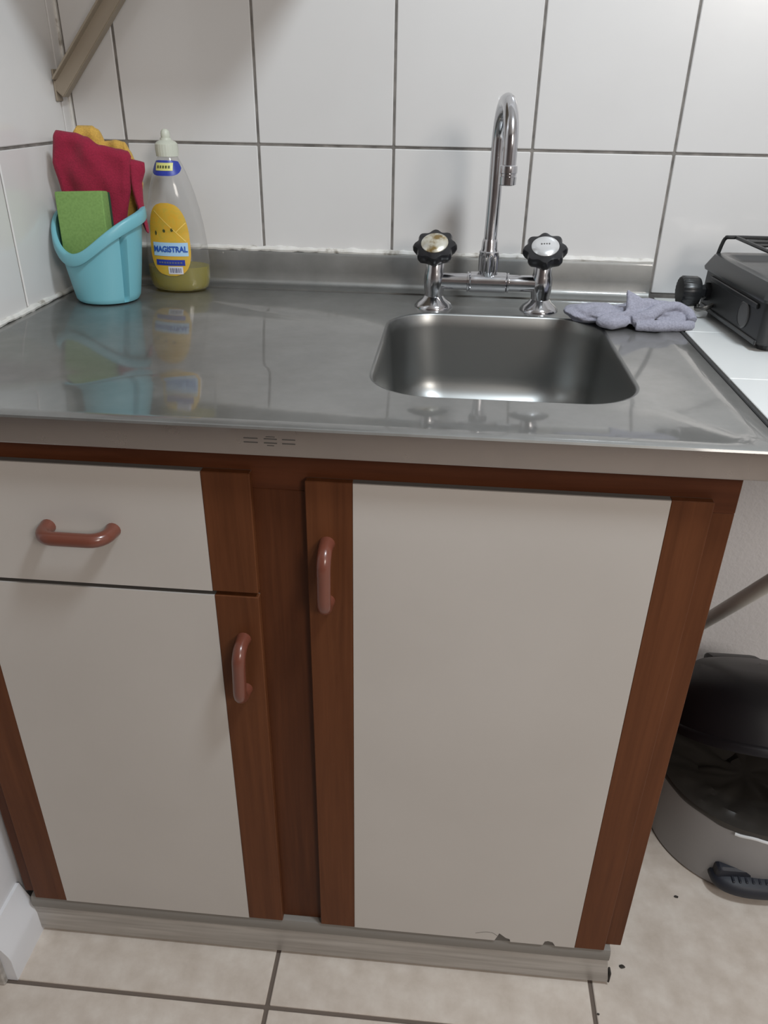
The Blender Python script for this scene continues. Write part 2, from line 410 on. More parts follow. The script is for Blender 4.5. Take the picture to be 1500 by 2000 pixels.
# carcass
b = NB(); box(b, CL, CL + .016, YF + .028, -.012, ZK, .8465); obj('side_panel', b, M['wood_dark'], cab)
b = NB(); box(b, CR - .018, CR, YF + .028, -.012, ZK, .8465, bev=.0008); obj('side_panel', b, M['wood_dark'], cab)
obj('bottom_panel', bx(CL + .016, CR - .018, YF + .03, -.02, ZK, ZK + .016), M['wood_dark'], cab)
obj('back_panel', bx(CL + .016, CR - .018, -.02, -.012, ZK + .016, .70), M['core'], cab)
FYa, FYb = YF + .011, YF + .028
def fr(x0, x1, z0, z1, m, dy=0): obj('frame_rail' if m == 'wood_h' else 'frame_stile', bx(x0, x1, FYa + dy, FYb, z0, z1, bev=.0008), M[m], cab)
fr(CL, CR, .797, .8465, 'wood_h'); fr(CL, CL + .04, ZK, .797, 'wood_dark'); fr(.425, .502, ZK, .797, 'wood_dark')
fr(.900, CR, ZK, .797, 'wood', dy=.0004); fr(CL + .04, .425, .655, .672, 'wood_h')
fr(CL + .04, .425, ZK, ZK + .03, 'wood_h'); fr(.502, .900, ZK, ZK + .03, 'wood_h')
def c_handle(parent, p0, p1, out=.026, r=.0078):
    A, B = Vector(p0), Vector(p1); d = (B - A).normalized(); o_ = Vector((0, -1, 0))
    L_ = (B - A).length; c = .017; pts = [A, A + o_ * (out - c)]
    for k in range(1, 7): a = k / 6 * PI / 2; pts.append(A + o_ * (out - c + c * math.sin(a)) + d * (c * (1 - math.cos(a))))
    n = 5
    for k in range(1, n): pts.append(A + o_ * out + d * (c + (L_ - 2 * c) * k / n))
    for k in range(0, 7): a = k / 6 * PI / 2; pts.append(B + o_ * (out - c + c * math.cos(a)) - d * (c * (1 - math.sin(a))))
    pts.append(B); K = len(pts)
    rad = [r * (1.12 if i in (0, K - 1) else 1.0) for i in range(K)]
    return obj('handle', tube(NB(), pts, rad, 16), M['handle'], parent, smooth=True, angle=60)
def leaf(name, x0, x1, z0, z1, px0, px1, poly=None, lw=True):
    """a door or drawer front: board, two stiles, laminate panel"""
    body = obj(name, bx(x0 + .0005, x1 - .0005, YF + .002, FYa - .0008, z0, z1), M['core'], cab)
    if x0 < px0: obj('stile', bx(x0, px0, YF, YF + .010, z0 - .0003, z1 + .0003, bev=.0009), M['wood'], body)
    obj('stile', bx(px1, x1, YF, YF + .010, z0 - .0003, z1 + .0003, bev=.0009), M['wood'], body)
    poly = poly or [(px0, z0), (px1, z0), (px1, z1), (px0, z1)]
    obj('panel', prism(NB(), poly, YF - .0003, YF + .0022), M['laminate'], body)
    return body
rd = leaf('door', .5025, .9125, .0885, .8137, .5525, .8703,
          [(.5525, .0885), (.7562, .0885), (.7592, .0975), (.7618, .1058), (.7665, .1015), (.7720, .0965), (.7775, .0945), (.7790, .0885),
           (.8252, .0885), (.8275, .0968), (.8320, .0985), (.8385, .0965), (.8430, .0885), (.8703, .0885), (.8703, .8137), (.5525, .8137)])
c_handle(rd, (.5245, YF, .741), (.5235, YF, .667))
# a hairline crack in the laminate above the larger chip
b = NB(); pts = bez([(.728, YF - .0003, .1015), (.741, YF - .0003, .1060), (.752, YF - .0003, .1055), (.7605, YF - .0003, .0985)], 6); tube(b, pts, .00035, 5)
obj('crack', b, M['core'], rd)
ld = leaf('door', .0665, .4455, .0875, .6645, .1159, .3950)
c_handle(ld, (.4245, YF, .606), (.4215, YF, .531))
dr = leaf('drawer', .0665, .4455, .6705, .8185, .1000, .3935)
c_handle(dr, (.217, YF, .7425), (.290, YF, .7425))
# kick board: grey profile with rounded top and bottom lip
b = NB()
kp = [(FYb, .0), (-.580, .0), (-.580, .0055), (-.5955, .0065), (-.5965, .009), (-.5965, .0575), (-.594, .0612), (FYb, .0612)]
va = [b.verts.new((.0575, y, z)) for y, z in kp]; vb = [b.verts.new((.9305 - .0075 * (z > .05), y, z)) for y, z in kp]
b.faces.new(va); b.faces.new(vb[::-1])
for i in range(len(kp)): j = (i + 1) % len(kp); b.faces.new((va[i], vb[i], vb[j], va[j]))
M['strip_grey'] = mat('dark_grey_strip', (.20, .185, .165), .6)  # one darker grey for the whole top band of the kick board
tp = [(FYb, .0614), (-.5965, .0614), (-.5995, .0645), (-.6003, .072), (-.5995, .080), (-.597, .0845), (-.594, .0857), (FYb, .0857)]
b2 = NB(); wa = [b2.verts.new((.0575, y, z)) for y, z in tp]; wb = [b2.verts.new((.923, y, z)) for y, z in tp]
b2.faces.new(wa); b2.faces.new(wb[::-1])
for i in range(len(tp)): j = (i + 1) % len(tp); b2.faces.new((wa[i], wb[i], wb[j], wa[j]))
obj('kick_strip', b2, M['strip_grey'], cab, smooth=True, angle=30, label='dark grey strip along the top of the kick board')
kb = obj('kick_board', b, M['kick'], cab, smooth=True, angle=30, label='grey scuffed metal kick board')
b = NB(); box(b, .9295, .9325, -.5975, -.586, .008, .030, bev=.001); obj('end_cap', b, M['crumb'], kb)

# ---------------------------------------------------------------- faucet
fa = thing('mixer_tap', 'chrome two-handle mixer tap with a tall swan-neck spout behind the basin', 'tap', (.695, -.105, ZF))
FY = -.105; Z0 = ZF
for x, capm in ((.6155, 'cap_rust'), (.7755, 'cap')):
    T = Matrix.Translation((x, FY, 0))
    obj('escutcheon', lathe(NB(), [(.029, Z0), (.0288, Z0 + .002), (.025, Z0 + .007), (.018, Z0 + .012), (.0145, Z0 + .0165), (.0135, Z0 + .017)], 32, T, True, True), M['chrome'], fa, smooth=True)
    obj('valve_body', lathe(NB(), [(.0138, Z0 + .012), (.0138, .900), (.0150, .904), (.0162, .916), (.0150, .928), (.0138, .932), (.0132, .95), (.009, .957)], 28, T, True, True), M['chrome'], fa, smooth=True)
    tilt = Matrix.Translation((x, FY - .001, .951)) @ Matrix.Rotation(math.radians(33), 4, 'X') @ Matrix.Rotation(math.radians(-4), 4, 'Y')
    obj('bonnet', lathe(NB(), [(.0125, -.012), (.0125, .004), (.010, .006)], 20, tilt, True, True), M['chrome'], fa, smooth=True)
    def lob(r, z, a): return (r * (1 + .085 * math.cos(8 * a) * (1 if r > .022 else 0)), z)
    kn = obj('handle_knob', lathe(NB(), [(.014, .001), (.022, .004), (.0275, .0095), (.0300, .015), (.0300, .021), (.0280, .0245), (.0215, .026)], 96, tilt, True, True, f=lob), M['knob'], fa, smooth=True, angle=40, label='black lobed knob')
    obj('knob_cap', lathe(NB(), [(.0198, .0255), (.0198, .0272), (.0175, .0292), (.012, .0308), (.005, .0314), (.0008, .0316)], 40, tilt, True, True), M[capm], kn, smooth=True,
        label='rust-spotted silver cap' if capm == 'cap_rust' else 'silver cap')
    if capm == 'cap':
        b = NB()
        for q in range(4): box(b, -.0065 + q * .0036, -.0045 + q * .0036, -.0012, .0012, .0312, .0317, mtx=tilt)
        obj('letter_mark', b, M['mark'], kn)
Ry = Matrix.Rotation(PI / 2, 4, 'Y'); TB = Matrix.Translation((.6955, FY, .9165)) @ Ry
obj('bridge_pipe', lathe(NB(), [(.0122, -.072), (.0122, -.033), (.0122, .033), (.0122, .072)], 24, TB, True, True), M['chrome'], fa, smooth=True)
obj('bridge_body', lathe(NB(), [(.0122, -.0315), (.0145, -.031), (.0145, -.0285), (.0132, -.028), (.0150, -.026), (.0150, .026), (.0132, .028), (.0145, .0285), (.0145, .031), (.0122, .0315)], 28, TB, True, True), M['chrome'], fa, smooth=True)
TS = Matrix.Translation((.6945, FY, 0))
def rib(r, z, a): return (r * (1 + (.05 * math.cos(16 * a) if r > .0132 and .932 < z < .956 else 0)), z)
obj('spout_nut', lathe(NB(), [(.0105, .922), (.0125, .931), (.0138, .934), (.0143, .954), (.0143, .9555), (.0146, .957), (.0146, .961), (.0128, .9625), (.0118, .966), (.0113, .975), (.0100, .979)], 96, TS, True, True, f=rib), M['chrome'], fa, smooth=True, angle=25)
base = Vector((.6945, FY, 0)); sw = Vector((.10, -.995, 0)).normalized(); R_ = .052; zc_ = 1.106
pts = [(base.x, FY, .975), (base.x + .0005, FY, 1.0), (base.x + .001, FY - .002, 1.04), (base.x + .001, FY - .001, 1.08)]
c0 = Vector((base.x + .001, FY, zc_))
for k in range(0, 17):
    a = k / 16 * PI * 1.02; pts.append(c0 + sw * (R_ - R_ * math.cos(a)) + Vector((0, 0, R_ * math.sin(a))))
pe = Vector(pts[-1]); pts.append(pe + Vector((0, 0, -.012))); pts.append(pe + Vector((0, 0, -.022)))
pts_s = [Vector(p) for p in pts]
obj('spout', tube(NB(), pts_s, [.0095] * len(pts_s), 24), M['chrome'], fa, smooth=True, angle=60)
TT = Matrix.Translation((pe.x, pe.y, pe.z - .022))
obj('aerator', lathe(NB(), [(.0085, .006), (.0112, .004), (.0118, 0), (.0118, -.004), (.0108, -.005), (.0108, -.008), (.0115, -.0085), (.0112, -.018), (.009, -.019), (.009, -.014)], 30, TT, True, True), M['chrome'], fa, smooth=True, angle=30)

# ---------------------------------------------------------------- turquoise caddy
BC = Vector((.1145, -.135, ZC))
cad = thing('sink_caddy', 'turquoise plastic caddy with a slanted rim in the left corner of the worktop', 'caddy', tuple(BC))
rimk = [(0, 1.0075), (30, 1.012), (60, 1.016), (90, 1.018), (120, 1.015), (150, 1.009), (172, 1.000), (188, .984), (205, .966), (225, .953), (245, .949), (265, .955), (285, .969), (305, .984), (325, .996), (345, 1.004), (360, 1.0075)]
RK = [interp(rimk, q) for q in range(360)]
for _ in range(3): RK = [sum(RK[(q + d) % 360] for d in range(-9, 10)) / 19 for q in range(360)]
def rimz(a):
    d = math.degrees(a) % 360; k = int(d); return RK[k % 360] * (1 - d + k) + RK[(k + 1) % 360] * (d - k)
def cad_r(a, z, off=0):
    t = (z - ZC) / .13; rx = .0460 + .0215 * t ** .85 if t > 0 else .046; ry = .0460 + .0120 * t if t > 0 else .046
    r = 1 / math.sqrt((math.cos(a) / rx) ** 2 + (math.sin(a) / ry) ** 2) + off
    c = Vector((BC.x + .003 - .0035 * t, BC.y - .003 + .004 * t, 0))
    return c + Vector((r * math.cos(a), r * math.sin(a), z))
b = NB(); NC = 128; rows = 26; out = []; ga = math.radians(326)
def groove(a, z):
    d = (a - ga + PI) % (2 * PI) - PI; s = math.exp(-(d / .06) ** 4); zt = rimz(a)
    return -.0115 * s * (1 if z < zt - .022 else max(0, 1 - (z - zt + .022) / .004))
for i in range(rows):
    t = i / (rows - 1); ring = []
    for j in range(NC):
        a = 2 * PI * j / NC; z = ZC + .0005 + (rimz(a) - ZC - .0005) * t; ring.append(b.verts.new(cad_r(a, z, groove(a, z) if t > .02 else -.002)))
    out.append(ring)
for i in range(rows - 1, -1, -1):
    t = i / (rows - 1); ring = []
    for j in range(NC):
        a = 2 * PI * j / NC; z = ZC + .003 + (rimz(a) - ZC - .003) * t; ring.append(b.verts.new(cad_r(a, z, -.0022 + min(0, groove(a, z)))))
    out.append(ring)
for A, B in zip(out, out[1:]): bridge(b, A, B)
b.faces.new(out[0][::-1]); b.faces.new(out[-1])
pail = obj('pail', b, M['teal'], cad, smooth=True, angle=50)
b = NB(); rings = []
for off, dz in ((.0003, -.015), (.0045, -.0152), (.0056, -.012), (.0052, -.002), (.0040, .0012), (.0010, .0022), (-.0022, .0014), (-.0028, -.002)):
    rings.append([b.verts.new(cad_r(a, rimz(a), off) + Vector((0, 0, dz))) for a in [2 * PI * j / NC for j in range(NC)]])
for A, B in zip(rings, rings[1:] + rings[:1]): bridge(b, A, B)
obj('rim', b, M['teal'], cad, smooth=True, angle=50)

# sponge (foam block with a scourer glued behind)
SP = Matrix.Translation((.1030, -.152, .932)) @ Matrix.Rotation(math.radians(-3), 4, 'Z') @ Matrix.Rotation(math.radians(-7), 4, 'X') @ Matrix.Rotation(math.radians(-2.5), 4, 'Y')
sp = thing('sponge', 'bright green sponge standing upright in the turquoise caddy', 'sponge', (.1030, -.152, .932))
b = NB(); box(b, -.0365, .0365, -.010, .0105, 0, .1015, bev=.003, seg=3, mtx=SP); obj('foam_block', b, M['sponge'], sp, smooth=True)
b = NB(); box(b, -.0365, .0370, .0105, .0150, 0, .100, bev=.001, seg=2, mtx=SP); obj('scouring_pad', b, M['scourer'], sp, smooth=True, label='thin dark green scouring layer')

# cloths standing in the caddy: closed folded sheets
def stand_cloth(name, label, mt, left, right, zkeys, yc, amp, thick, seed, waves, lean=0):
    """left/right: x over t (0 bottom, 1 top); top outline as z over s"""
    b = NB(); nu, nv = 64, 56
    def f(side):
        def g(s, t):
            zt = sinterp(zkeys, s); z0_ = .925; z = z0_ + (zt - z0_) * t
            x = interp(left, t) * (1 - s) + interp(right, t) * s
            edge = min(1, min(s, 1 - s) / .07, (1 - t) / .05 + .0); edge = math.sqrt(max(edge, 0))
            y = yc + lean * t
            wv = sum(A * math.sin(fx * s * 2 * PI + fz * t + ph) for A, fx, fz, ph in waves) * (.35 + .65 * t)
            wv += amp * noise.noise(Vector((x * 45, z * 30, seed)))
            return Vector((x, y + wv + side * thick * edge * (1 + .3 * noise.noise(Vector((x * 30, z * 22, seed + 9)))), z))
        return g
    A = grid(b, nu, nv, f(-1)); B = grid(b, nu, nv, f(1))
    bmesh.ops.remove_doubles(b, verts=b.verts, dist=.0004)
    o = obj(name, b, mt, smooth=True, angle=80)
    return o
o = stand_cloth('cleaning_cloth', '', M['red_cloth'], [(0, .080), (.35, .068), (.6, .060), (.8, .0555), (1, .0610)], [(0, .140), (.4, .152), (.7, .166), (1, .1720)],
            [(0, 1.104), (.06, 1.111), (.3, 1.1085), (.45, 1.104), (.62, 1.093), (.85, 1.0885), (.96, 1.086), (1, 1.079)], -.118, .006, .009, 3.1,
            [(.0030, 1.0, 1.6, .4), (.0016, 1.9, -3.0, 1.0)], lean=-.002)
tag(o, 'crimson cloth stuffed into the turquoise caddy, standing tallest behind the green sponge', 'cloth')
main = o
# right-hand fold of the crimson cloth that hangs outside the rim
b = NB()
def fold(side):
    L_ = [(0, .1800), (.2, .1720), (.6, .1660), (1, .1660)]; Rr = [(0, .1835), (.12, .1840), (.45, .1805), (.72, .1810), (.88, .1875), (1, .1880)]
    def g(s, t):
        z = .973 + (1.0765 - .0 * s - .973) * t; x = interp(L_, t) * (1 - s) + interp(Rr, t) * s
        ed = math.sqrt(max(0, min(1, min(s, 1 - s) / .2, (1 - t) / .06, t / .05)))
        return Vector((x, -.1115 - .006 * math.sin(t * 3) * (1 - t) + .003 * math.sin(s * 5 + t * 4) + side * .006 * ed, z - .006 * s * t))
    return g
grid(b, 16, 40, fold(-1)); grid(b, 16, 40, fold(1)); bmesh.ops.remove_doubles(b, verts=b.verts, dist=.0003)
obj('hanging_fold', b, M['red_cloth'], main, smooth=True, angle=80)
o = stand_cloth('cleaning_cloth', '', M['yellow_cloth'], [(0, .085), (.5, .075), (1, .078)], [(0, .140), (.4, .162), (.75, .1760), (1, .1640)],
            [(0, 1.108), (.12, 1.1165), (.36, 1.1165), (.44, 1.112), (.50, 1.0965), (.60, 1.097), (.72, 1.0985), (.88, 1.096), (.94, 1.088), (1, 1.078)], -.089, .003, .0085, 7.7,
            [(.003, 1.3, 2.0, 1.4), (.002, 3.2, 3.0, .3)])
tag(o, 'yellow cloth peeking out behind the crimson cloth in the turquoise caddy', 'cloth')

# ---------------------------------------------------------------- dish soap bottle
BO = Vector((.2045, -.056, ZC))
bo = thing('soap_bottle', 'clear soap bottle with a yellow label and little yellow soap left, beside the caddy', 'bottle', tuple(BO))
bp = [(0, .040), (.003, .0445), (.010, .0475), (.022, .0495), (.045, .0500), (.070, .0485), (.095, .0455), (.118, .0415), (.138, .0365), (.155, .0315), (.170, .0262), (.182, .0212), (.190, .0172), (.196, .0145), (.201, .0135)]
def brad(h): return sinterp(bp, h) * .25 + interp(bp, h) * .75
def bell(h): return .64 + .36 * max(0, min(1, (h - .09) / .09))
def bring(b, h, off=0, n=64):
    rx = brad(h) + off; ry = brad(h) * bell(h) + off
    return [b.verts.new((BO.x + rx * math.cos(2 * PI * j / n), BO.y + ry * math.sin(2 * PI * j / n), ZC + .0004 + h)) for j in range(n)]
b = NB(); R0 = [bring(b, i / 44 * .201) for i in range(45)]
for A, B in zip(R0, R0[1:]): bridge(b, A, B)
b.faces.new(R0[0][::-1]); obj('bottle_body', b, M['bottle'], bo, smooth=True, angle=70)
b = NB(); R0 = [bring(b, .001 + i / 12 * .036, -.0012) for i in range(13)]
for A, B in zip(R0, R0[1:]): bridge(b, A, B)
b.faces.new(R0[0][::-1]); b.faces.new(R0[-1]); obj('soap', b, M['soap'], bo, smooth=True, angle=50, label='yellow liquid soap at the bottom')
TC = Matrix.Translation((BO.x, BO.y, ZC))
def capr(r, z, a): return (r * (1 + (.02 * math.cos(24 * a) if .197 < z < .212 and r > .014 else 0)), z)
cp = obj('cap', lathe(NB(), [(.0135, .1955), (.0165, .196), (.0168, .206), (.0165, .2125), (.0140, .2155), (.0085, .218), (.0080, .221)], 96, TC, True, True, f=capr), M['cap_plastic'], bo, smooth=True, angle=30)
obj('nozzle', lathe(NB(), [(.0062, .2205), (.0068, .223), (.0068, .2265), (.0058, .230), (.0035, .2325), (.001, .2328)], 24, TC, True, True), M['cap_plastic'], cp, smooth=True, angle=40)
def onb(x, h, off):
    rx = brad(h) + off; ry = brad(h) * bell(h) + off; q = max(0, 1 - (x / rx) ** 2)
    return Vector((BO.x + x, BO.y - ry * math.sqrt(q), ZC + h))
def patch(xl, xr, h0, h1, off, nx=14, nh=24):     # xl/xr functions of h
    b = NB()
    grid(b, nx, nh, lambda s, t: onb(xl(h0 + (h1 - h0) * t) * (1 - s) + xr(h0 + (h1 - h0) * t) * s, h0 + (h1 - h0) * t, off))
    return b
def oval(h0, h1, wmax, p=3.0, xc=0, taper=0):
    hm = (h0 + h1) / 2; hh = (h1 - h0) / 2
    def wdt(h): return (wmax + taper * (h - hm)) * max(0, 1 - abs((h - hm) / hh) ** p) ** (1 / p)
    return (lambda h: xc - wdt(h)), (lambda h: xc + wdt(h))
xl, xr = oval(.026, .1335, .0315, 2.8, -.002, taper=-.05)
lb = obj('front_label', patch(xl, xr, .0262, .1333, .0005, 16, 40), M['lbl_yellow'], bo, smooth=True, label='yellow label with blue lettering')
def dots(xs): 
    b = NB()
    for x, h, rx_, rh in xs:
        c = b.verts.new(onb(x, h, .0009)); vs = [b.verts.new(onb(x + rx_ * math.cos(q * PI / 5), h + rh * math.sin(q * PI / 5), .0009)) for q in range(10)]
        for q in range(10): b.faces.new((c, vs[q], vs[(q + 1) % 10]))
    return b
obj('label_dot', dots([(-.008, .093, .0021, .0026), (.0045, .0945, .0021, .0026), (-.022, .0895, .0016, .0034)]), M['lbl_dark'], lb)
def strip(x0, h0, x1, h1, wd, off):
    b = NB(); d = Vector((h0 - h1, x1 - x0)).normalized() * wd / 2
    grid(b, 3, 16, lambda s, t: onb(x0 + (x1 - x0) * t + d.x * (2 * s - 1), h0 + (h1 - h0) * t + d.y * (2 * s - 1), off)); return b
obj('label_line', strip(-.021, .122, .024, .078, .0012, .0009), M['lbl_line'], lb)
obj('label_line', strip(.010, .091, .026, .105, .001, .0009), M['lbl_line'], lb)
obj('name_band', patch(lambda h: -.0285, lambda h: .0265, .0560, .0760, .0009, 14, 6), M['lbl_glow'], lb, smooth=True)
def text_on(s, size, xc, h, off, mt, parent, name='lettering', sq=1.0, bend=0):
    cu = bpy.data.curves.new('t', 'FONT'); cu.body = s; cu.size = size; cu.align_x = 'CENTER'; cu.align_y = 'CENTER'; cu.offset = size * .035; cu.resolution_u = 3
    t = bpy.data.objects.new('t', cu); COL.objects.link(t); dg = bpy.context.evaluated_depsgraph_get(); dg.update()
    me = bpy.data.meshes.new_from_object(t.evaluated_get(dg)); bpy.data.objects.remove(t)
    bm = bmesh.new(); bm.from_mesh(me); bmesh.ops.triangulate(bm, faces=bm.faces)
    for v in bm.verts: v.co = onb(xc + v.co.x * sq, h + v.co.y + bend * v.co.x, off)
    for p in list(me.materials): pass
    bpy.data.meshes.remove(me)
    return obj(name, bm, mt, parent, recalc=False)
text_on('MAGISTRAL', .0118, -.001, .0660, .0017, M['lbl_text'], lb, sq=.86)
obj('name_bar', patch(lambda h: -.0255, lambda h: .0205, .0420, .0505, .0010, 12, 5), M['lbl_blue'], lb, smooth=True)
b = NB()
for q in range(9): 
    x = -.021 + q * .0043; 
    grid(b, 2, 2, lambda s, t: onb(x + .0030 * s, .0450 + .0026 * t, .0015))
obj('small_lettering', b, M['lbl_bar'], lb)
obj('barcode_panel', patch(lambda h: -.0065, lambda h: .0165, .0290, .0405, .0010, 10, 5), M['lbl_white'], lb, smooth=True)
b = NB()
for q, wd in enumerate((.001, .0005, .0012, .0005, .0008, .0014, .0005, .001, .0006, .001)):
    x = -.0035 + q * .0018; grid(b, 2, 3, lambda s, t: onb(x + wd * s, .0312 + .0072 * t, .0015))
obj('barcode_bar', b, M['lbl_bar'], lb)
xl, xr = oval(.170, .1915, .0215, 3.2, 0)
nl = obj('neck_label', patch(lambda h: max(xl(h), -(brad(h) + .0004) * .97), lambda h: min(xr(h), (brad(h) + .0004) * .97), .1705, .1912, .0006, 16, 20), M['lbl_blue'], bo, smooth=True, label='small blue neck label')
obj('neck_panel', patch(lambda h: -.0135, lambda h: .0125, .1775, .1880, .0010, 12, 6), M['lbl_pale'], nl, smooth=True)
b = NB()
for q in range(5):
    x = -.0105 + q * .0042; grid(b, 2, 2, lambda s, t: onb(x + .0026 * s, .1808 + .0036 * t, .0015))
obj('neck_lettering', b, M['lbl_dark'], nl)

# ---------------------------------------------------------------- grey dishcloth by the basin
def blob(bm, c, r, rot=0, seed=0, amp=.15):
    res = bmesh.ops.create_icosphere(bm, subdivisions=4, radius=1.0)
    R3 = Matrix.Rotation(rot, 3, 'Z')
    for v in res['verts']:
        n_ = noise.noise(v.co * 2.2 + Vector((seed, 0, 0))); p = v.co * (1 + amp * n_)
        v.co = Vector(c) + R3 @ Vector((p.x * r[0], p.y * r[1], p.z * r[2]))
def roll(bm, pts, rad, sq=1.0): 
    P = bez(pts, 6); K = len(P); tube(bm, P, [interp([(i / (len(rad) - 1), r) for i, r in enumerate(rad)], k / (K - 1)) for k in range(K)], 12, sq=sq)
b = NB(); Zb = ZF
blob(b, (.850, -.160, Zb + .0125), (.043, .034, .0125), -.05, 1, .22)
blob(b, (.925, -.160, Zb + .014), (.052, .034, .015), -.1, 4, .25)
roll(b, [(.825, -.178, Zb + .011), (.85, -.182, Zb + .017), (.885, -.178, Zb + .016)], [.006, .009, .005])
roll(b, [(.888, -.196, Zb + .010), (.866, -.206, Zb + .010), (.851, -.200, Zb + .010), (.862, -.196, Zb + .017), (.885, -.194, Zb + .021), (.893, -.185, Zb + .030)], [.007, .009, .006, .004, .0035, .003])
roll(b, [(.893, -.192, Zb + .006), (.893, -.188, Zb + .022), (.892, -.180, Zb + .034), (.889, -.172, Zb + .049)], [.010, .007, .0045, .0015])
roll(b, [(.889, -.170, Zb + .046), (.898, -.172, Zb + .036), (.912, -.174, Zb + .029), (.935, -.170, Zb + .029), (.955, -.166, Zb + .027)], [.003, .006, .008, .007, .006])
roll(b, [(.896, -.196, Zb + .012), (.915, -.196, Zb + .018), (.935, -.184, Zb + .026), (.958, -.172, Zb + .028), (.976, -.172, Zb + .020), (.981, -.186, Zb + .012)], [.009, .010, .008, .007, .008, .007])
roll(b, [(.900, -.204, Zb + .007), (.93, -.208, Zb + .0085), (.958, -.204, Zb + .009), (.980, -.194, Zb + .0085)], [.007, .0085, .008, .006])
roll(b, [(.905, -.150, Zb + .02), (.93, -.135, Zb + .02), (.965, -.14, Zb + .015)], [.01, .011, .007])
def wedge(P):
    vs = [b.verts.new(p) for p in P]; bmesh.ops.convex_hull(b, input=vs)
wedge([(.8890, -.1735, Zb + .0500), (.9000, -.178, Zb + .034), (.926, -.178, Zb + .030), (.922, -.165, Zb + .026), (.886, -.192, Zb + .020), (.893, -.199, Zb + .010), (.915, -.198, Zb + .010), (.889, -.178, Zb + .015)])
wedge([(.930, -.150, Zb + .030), (.962, -.160, Zb + .028), (.978, -.172, Zb + .020), (.950, -.186, Zb + .020), (.972, -.186, Zb + .010), (.930, -.172, Zb + .015)])
dc = tag(obj('dishcloth', b, M['grey_cloth']), 'crumpled lavender grey cloth lying behind the right corner of the basin', 'cloth')
md = dc.modifiers.new('r', 'REMESH'); md.mode = 'VOXEL'; md.voxel_size = .0013; md.use_smooth_shade = True
ms = dc.modifiers.new('s', 'SMOOTH'); ms.iterations = 3; ms.factor = .5
tx = bpy.data.textures.new('c', 'CLOUDS'); tx.noise_scale = .014
mp = dc.modifiers.new('d', 'DISPLACE'); mp.texture = tx; mp.strength = .0022; mp.mid_level = .5
for v in dc.data.vertices: v.co.z = max(v.co.z, Zb + .0012)

# ---------------------------------------------------------------- white worktop on the right, with its brace
wt = thing('white_worktop', 'white tiled worktop carrying the stove, right of the steel worktop', 'worktop', (1.3, -.3, .845))
obj('slab', bx(XB + .006, 1.72, -.60, -.001, .845, .8765, bev=.001), M['slab'], wt)
ys = [-.002, -.205, -.408, -.5995]; xs = [XB + .0065, 1.1717, 1.382, 1.592, 1.72]
for i in range(4):
    for j in range(3): obj('tile', bx(xs[i] + .0005, xs[i + 1] - .0005, ys[j + 1] + .0005, ys[j] - .0005, .8755, .8802, bev=.0007), M['slab'], wt)
br = thing('worktop_brace', 'grey metal brace rising from the plaster wall above the bin to hold the white worktop', 'bracket', (1.15, 0, .22))
def bar(bm, A, B, wx, wn):
    A, B = Vector(A), Vector(B); d = (B - A).normalized(); s = Vector((1, 0, 0)) if abs(d.x) < .9 else Vector((0, 1, 0)); s = (s - d * s.dot(d)).normalized(); u = d.cross(s)
    c = [(-1, -1), (1, -1), (1, 1), (-1, 1)]
    P = [[bm.verts.new(p + s * wx * i / 2 + u * wn * j / 2) for i, j in c] for p in (A, B)]
    for k in range(4): bm.faces.new((P[0][k], P[0][(k + 1) % 4], P[1][(k + 1) % 4], P[1][k]))
    bm.faces.new(P[0]); bm.faces.new(P[1]); return bm
obj('diagonal_bar', tube(NB(), [(1.15, .006, .212), (1.15, -.278, .5285), (1.15, -.562, .845)], .0125, 20), M['brace'], br, smooth=True)
obj('top_arm', bx(1.141, 1.159, -.58, .006, .829, .8445, bev=.001), M['brace'], br)

# ---------------------------------------------------------------- stove
st = thing('camping_stove', 'black two-burner tabletop gas stove on the white tiled worktop', 'stove', (1.2, -.18, .8802))
SM = Matrix.Translation((1.0180, -.075, .8802)) @ Matrix.Rotation(math.radians(3.6), 4, 'Z')
# local frame: x to the right, y negative towards the room, z up
SWd, SD, SH = .50, .225, .080
b = NB()
def rect_loop(bm, x0, x1, y0, y1, z, r, n=4):
    out = []
    for (cx_, cy_, a0) in ((x1 - r, y1 - r, 0), (x0 + r, y1 - r, 90), (x0 + r, y0 + r, 180), (x1 - r, y0 + r, 270)):
        for k in range(n + 1): a = math.radians(a0 + 90 * k / n); out.append(bm.verts.new(SM @ Vector((cx_ + r * math.cos(a), cy_ + r * math.sin(a), z))))
    return out
LL = [rect_loop(b, .004, SWd - .004, -SD + .004, -.004, .008, .008), rect_loop(b, 0, SWd, -SD, 0, .012, .008), rect_loop(b, .001, SWd - .001, -SD + .001, -.001, .062, .008)]
for A, B in zip(LL, LL[1:]): bridge(b, A, B)
b.faces.new(LL[0][::-1]); b.faces.new(LL[-1])
obj('body', b, M['dark_panel'], st, smooth=True, angle=40)
b = NB()
LL = [rect_loop(b, -.003, SWd + .003, -SD - .003, .003, .062, .010), rect_loop(b, -.004, SWd + .004, -SD - .004, .004, .066, .010), rect_loop(b, .004, SWd - .004, -SD + .004, -.004, .084, .012),
      rect_loop(b, .010, SWd - .010, -SD + .010, -.010, .0865, .012), rect_loop(b, .020, SWd - .020, -SD + .020, -.020, .084, .012), rect_loop(b, .032, SWd - .032, -SD + .032, -.032, .078, .012)]
for A, B in zip(LL, LL[1:]): bridge(b, A, B)
b.faces.new(LL[0][::-1]); b.faces.new(LL[-1])
obj('top_pan', b, M['pan'], st, smooth=True, angle=40)
